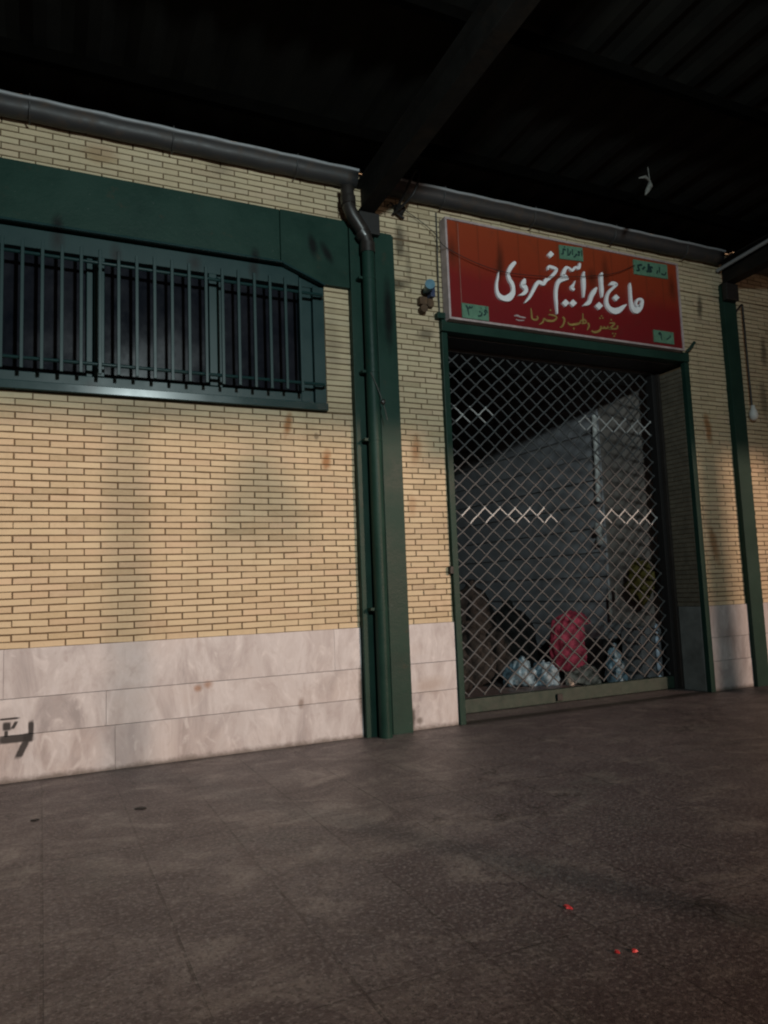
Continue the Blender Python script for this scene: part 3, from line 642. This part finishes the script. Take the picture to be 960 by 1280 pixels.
bf = [[(.95,.45,.012),(.90,.25,.018),(.80,.30,.018)], [(.76,.75,.014),(.75,.35,.014)], [(.70,.48,.016),(.66,.25,.018)], [(.56,.62,.026),(.46,.62,.024),(.50,.35,.024),(.36,.30,.022)], [(.44,.85,.03),(.42,.30,.03)], [(.32,.60,.020),(.24,.40,.022)], [(.24,.70,.02),(.12,.60,.022),(.14,.30,.020),(.06,.26,.014)]]
plate(5.150, 5.585, 4.018, 4.165, bf, .03, 'stained green plate at the top right')

# ------------------------------------------------------------------ wires and small fittings on the wall
def wire(name, pts, r, mat, label, cat, group=None, k=6):
    p = smooth([tuple(q) for q in pts], k); b = MB(); b.tube(p, r, 6); return tag(b.build(name, mat), label, cat, group)
wire('cable', [(3.043,-.012,4.29),(3.040,-.010,4.0),(3.033,-.012,3.7),(3.030,-.012,3.39)], .006, M['wire'], 'thin dark cable running straight down beside the red sign', 'cable')
wire('cable', [(2.60,-.05,4.235),(2.66,-.04,4.275),(2.72,-.03,4.25),(2.85,-.03,4.19),(3.0,-.05,4.08),(3.06,-.125,3.93),(3.397,-.14,3.82),(3.725,-.15,3.79),(4.251,-.15,3.84),(4.821,-.14,3.955),(5.15,-.125,4.10)], .0032, M['black'], 'slack black wire sagging across the red sign', 'cable')
wire('cable', [(2.62,-.03,4.19),(2.70,-.24,4.26),(2.76,-.26,4.44),(2.73,-.23,4.47),(2.66,-.20,4.30),(2.64,-.06,4.21),(2.72,-.03,4.17)], .012, M['black'], 'black cable looped around the gutter beside the beam', 'cable')
b = MB(); b.blob((2.685,-.03,4.24), (.05,.03,.045), 4); b.tube([(2.66,-.03,4.24),(2.60,-.04,4.28),(2.56,-.05,4.24)], .008, 6); tag(b.build('cable_knot', M['black']), 'black taped cable joint on the bricks under the gutter', 'cable joint')
wire('hanging_wire', [(2.30,-.17,2.77),(2.34,-.19,2.66),(2.39,-.19,2.52),(2.42,-.185,2.40)], .004, M['wire'], 'thin pale wire hooked over the green downpipe', 'wire')
b = MB(); b.blob((2.385,-.195,2.535), (.018,.018,.022), 1); tag(b.build('wire_weight', M['dark_pipe']), 'small dark bead hanging on the wire before the downpipe', 'bead')
# blue lamp with rusty boxes
wl = tag(empty('wall_lamp', (2.88,0,3.5)), 'small blue lamp over two rusty sockets on bricks left of the sign', 'lamp'); wl.location = (0,0,0)
b = MB(); b.tube([(2.865,-.17,3.565),(2.878,-.13,3.565),(2.895,-.06,3.565),(2.90,-.01,3.565)], [.042,.040,.030,.018], 18); b.build('lamp_head', M['blue'], wl)
boxobj('bracket', M['navy'], wl, 2.915, 2.955, -.09, .0, 3.50, 3.63)
boxobj('socket', M['brown'], wl, 2.825, 2.895, -.06, .0, 3.435, 3.50); boxobj('socket', M['brown'], wl, 2.905, 2.955, -.05, .0, 3.425, 3.495)
b = MB(); b.tube([(2.855,-.075,3.395),(2.86,-.005,3.395)], .033, 14); b.build('socket', M['brown'], wl)
# hanging flex with a pale lamp holder at the far right
hf = tag(empty('hanging_lamp', (0,0,0)), 'pale bulb on a dark flex hanging beside the far right column', 'lamp')
b = MB(); b.tube(smooth([(6.585,-.03,3.83),(6.63,-.06,3.90),(6.675,-.06,3.93),(6.69,-.05,3.85),(6.69,-.05,3.3),(6.695,-.05,2.85)], 6), .010, 6); b.build('flex', M['dark_pipe'], hf)
b = MB(); b.lathe([(.004,.09),(.02,.085),(.024,.05),(.038,.02),(.045,-.02),(.036,-.055),(.015,-.072),(.001,-.075)], (6.70,-.055,2.765), 16); b.build('bulb', M['white_plastic'], hf)
# pale scrap caught under the roof
b = MB(); b.tube([(4.60,-.90,4.54),(4.60,-.91,4.40)], .004, 6)
b.tube([(4.60,-.91,4.41),(4.585,-.92,4.36),(4.55,-.92,4.31),(4.52,-.93,4.27)], [.010,.024,.020,.008], 8); b.tube([(4.59,-.92,4.405),(4.53,-.93,4.425),(4.46,-.93,4.40)], [.008,.014,.005], 7)
tag(b.build('plastic_scrap', M['scrap']), 'torn pale plastic scrap dangling under the dark roof', 'scrap')

# ------------------------------------------------------------------ goods inside the room
def sack(c, rx, ry, h, seed, lean=.0, folds=9, neck=True):
    rnd = random.Random(seed); mb = MB(); n = 40; prof = [(.02,0),(.82,.0),(1,.07),(1.02,.25),(.97,.5),(.86,.70),(.66,.86),(.40,.95),(.17,.985),(.12,1.0),(.20,1.05),(.13,1.07),(.01,1.06)]
    if not neck: prof = [(.02,0),(.80,.0),(1,.06),(1.03,.25),(1.0,.5),(.92,.70),(.78,.84),(.58,.93),(.32,.985),(.01,1.0)]
    ph = [rnd.uniform(0, 6.28) for _ in range(4)]; vs = []
    for r0, z in prof:
        for k in range(n):
            q = 6.28318*k/n; f = min(1, .25+z)*.09
            w = 1 + f*math.sin(folds*q+ph[0]+3*z) + .6*f*math.sin((folds+5)*q+ph[1]-5*z) + .05*math.sin(2*q+ph[2]) + .04*math.sin(9*z+2*q+ph[3])
            vs.append((c[0]+rx*r0*w*math.cos(q)+lean*z*h, c[1]+ry*r0*w*math.sin(q), c[2]+h*z))
    mb.add(vs, [(i*n+k, i*n+(k+1) % n, (i+1)*n+(k+1) % n, (i+1)*n+k) for i in range(len(prof)-1) for k in range(n)], True)
    return mb
b = sack((5.50,1.60,.09), .28, .23, .68, 11, .02, 11, neck=False); tag(b.build('produce_sack', M['red_sack']), 'bulging red net sack standing behind the grille', 'sack')
for i, (x, y, z, rx, ry, rz, mk, lab) in enumerate([
    (4.72,1.55,.13,.17,.14,.13,'bag','crumpled pale blue bag on the floor left of the red sack'),
    (4.98,1.45,.12,.13,.13,.13,'bag','small pale blue bag against the red sack'),
    (5.35,1.28,.08,.20,.14,.09,'cream_bag','flattened cream bag lying in front of the red sack'),
    (5.45,.86,.20,.085,.10,.20,'bag','upright pale blue bag right of the red sack')]):
    b = sack((x,y,z-rz), rx*1.1, ry*1.1, rz*2, 20+i, .05*(-1)**i, 6); tag(b.build('plastic_bag', M[mk]), lab, 'bag')
CL = bpy.data.textures.new('crumple', 'CLOUDS'); CL.noise_scale = .11; CL.noise_depth = 3
def crumple(o, k=.07):
    s_ = o.modifiers.new('fine', 'SUBSURF'); s_.levels = s_.render_levels = 1
    d_ = o.modifiers.new('crumple', 'DISPLACE'); d_.texture = CL; d_.strength = k; d_.mid_level = .5; d_.texture_coords = 'GLOBAL'; return o
def crate(x0, x1, y0, y1, z0, z1, mat, label):
    r = tag(empty('crate', ((x0+x1)/2,(y0+y1)/2,z0)), label, 'crate'); r.location = (0,0,0); t = .02
    b = MB(); b.box(x0,x1,y0,y0+t,z0,z1); b.box(x0,x1,y1-t,y1,z0,z1); b.box(x0,x0+t,y0+t,y1-t,z0,z1); b.box(x1-t,x1,y0+t,y1-t,z0,z1); b.box(x0+t,x1-t,y0+t,y1-t,z0,z0+t); b.build('body', mat, r, .004)
    b = MB(); b.box(x0-.012,x1+.012,y0-.012,y0-.0005,z1-.07,z1-.02); b.box(x0+.05,x1-.05,y0-.010,y0-.0005,z0+.10,z0+.14); b.build('rim', mat, r, .003)
    return r
crate(5.50, 5.92, 1.05, 1.40, .47, .62, M['crate'], 'shallow grey crate lying on the dark box behind the grille'); boxobj
tag(boxobj('storage_box', M['dark_sack'], None, 5.48, 5.74, 1.06, 1.40, .0, .469, bevel=.01), 'dark box under the shallow grey crate', 'box')
crate(5.55, 5.82, .58, .86, .0, .60, M['crate'], 'tall grey crate beside the right guide rail')
b = MB()
for k in range(5): b.blob((5.735,.545,.08+.125*k), (.026,.022,.055), 40+k, 12, 8, .10)
tag(b.build('bottle_string', M['pale_blue']), 'string of small pale bottles hanging down the grey crate', 'bottles')
b = MB(); b.blob((5.86,.86,1.06), (.07,.20,.24), 61, 18, 12, .12); tag(b.build('mustard_cloth', M['yellow']), 'mustard cloth hanging high on the right room wall', 'cloth')
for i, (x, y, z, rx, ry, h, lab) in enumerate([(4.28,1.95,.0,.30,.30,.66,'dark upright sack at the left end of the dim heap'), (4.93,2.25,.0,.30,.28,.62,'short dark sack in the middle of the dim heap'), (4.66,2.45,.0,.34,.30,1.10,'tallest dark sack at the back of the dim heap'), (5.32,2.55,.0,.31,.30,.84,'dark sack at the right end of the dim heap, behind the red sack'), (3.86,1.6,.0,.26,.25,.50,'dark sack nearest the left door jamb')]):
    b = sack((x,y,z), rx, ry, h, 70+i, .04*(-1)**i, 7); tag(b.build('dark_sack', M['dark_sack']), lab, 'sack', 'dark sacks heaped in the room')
for i, (x, y, z, w, d_, h, lab) in enumerate([(4.95,5.2,.0,.7,.5,.55,'lowest grey carton of the pile by the back wall'), (5.05,5.25,.552,.6,.45,.40,'upper grey carton of the pile by the back wall'), (5.62,4.3,.0,.5,.6,.9,'tall grey carton against the right room wall')]):
    tag(boxobj('carton', M['crate'], None, x-w/2, x+w/2, y-d_/2, y+d_/2, z, z+h, bevel=.012), lab, 'carton')
tb = tag(empty('work_table', (0,0,0)), 'long dark table across the dim room', 'table')
boxobj('tabletop', M['dark_sack'], tb, 2.6, 4.7, 4.0, 4.7, .95, 1.0)
for lx, ly in ((2.68,4.06),(4.62,4.06),(2.68,4.64),(4.62,4.64)): boxobj('leg', M['dark_sack'], tb, lx-.03, lx+.03, ly-.03, ly+.03, 0, .949)
cd = MB(); cd.tube([(5.90,1.44,3.04),(5.90,1.45,2.5),(5.90,1.47,2.02)], .030, 10); tag(cd.build('wall_conduit', M['white_plastic']), 'pale upright conduit on the right room wall', 'conduit')
b = MB(); b.blob((5.86,1.45,1.70), (.05,.05,.075), 81); b.blob((5.86,1.44,1.56), (.045,.04,.055), 82); b.blob((5.88,1.45,1.63), (.02,.02,.09), 83); tag(b.build('switch_cluster', M['white_plastic']), 'white fittings at the foot of the room conduit', 'switch')
cd = MB(); cd.tube([(5.86,1.35,.98),(5.87,1.36,.66)], .014, 8); cd.tube([(5.87,1.25,1.05),(5.87,1.25,.86)], .016, 8); tag(cd.build('hanging_strips', M['cream_bag']), 'two short pale strips hanging over the shallow grey crate', 'strip')

for o in [q for q in C.objects if q.name.split('.')[0] in ('produce_sack','plastic_bag','dark_sack','mustard_cloth')]: crumple(o, .10 if 'sack' in o.name else .13)
# ------------------------------------------------------------------ litter on the floor
def fleck(x, y, rx, ry, mat, name, label, cat, seed):
    rnd = random.Random(seed); n = 9; t = [(x+rx*math.cos(6.283*k/n)*rnd.uniform(.6,1.2), y+ry*math.sin(6.283*k/n)*rnd.uniform(.6,1.2)) for k in range(n)]
    b = MB(); b.add([(a,c,.002) for a, c in t]+[(x+(a-x)*.7,y+(c-y)*.7,.007) for a, c in t], [tuple(range(n,2*n))]+[(k,(k+1) % n,(k+1) % n+n,k+n) for k in range(n)])
    tag(b.build(name, mat), label, cat)
fleck(1.628,-3.11,.012,.022,M['lead_paint'],'litter_fleck','red fleck lying alone on the paving','litter',1)
fleck(1.556,-3.425,.007,.010,M['lead_paint'],'litter_fleck','left fleck of the pair of tiny red bits nearest the viewer','litter',2)
fleck(1.605,-3.445,.010,.010,M['lead_paint'],'litter_fleck','right fleck of the pair of tiny red bits nearest the viewer','litter',3)
fleck(.484,-1.051,.035,.028,M['black'],'litter_leaf','dark scrap on the paving before the marble plinth','litter',4)
fleck(-.018,-.973,.022,.018,M['black'],'litter_leaf','smaller dark scrap further left on the paving','litter',5)

# ------------------------------------------------------------------ lamps and shade outside the picture
fl = tag(empty('floodlight', (0,0,0)), 'floodlight hung under the canopy behind the viewer', 'lamp')
d = (Vector((1.6,0,2.3))-LAMP).normalized(); bk = LAMP - d*.10
b = MB(); b.tube([bk-d*.14, bk-d*.10, bk], [.06,.15,.19], 16); b.build('housing', M['gutter'], fl)
b = MB(); b.tube([bk-d*.12, bk-d*.12+Vector((0,0,.35)), Vector((bk.x-.02,bk.y-.1,zr(bk.y)-.01))], .015, 8); b.build('hanger', M['beam'], fl)
ps = tag(empty('unseen_pendant_shade', (0,0,0)), 'unseen unlit bell lampshade hung from the canopy edge', 'lamp')
k = to_sun / -to_sun.y; yq = -7.9; px, pz = 1.45 + k.x*(-yq), 1.82 - 0 + k.z*(-yq)
b = MB(); b.lathe([(.36,-.33),(.355,-.30),(.30,-.10),(.20,.12),(.12,.30),(.05,.40),(.001,.41)], (px,yq,pz), 24); b.build('shade', M['shade'], ps)
b = MB(); b.tube([(px,yq,pz+.36),(px,yq,zr(yq)-.02)], .012, 6); b.build('cord', M['black'], ps)
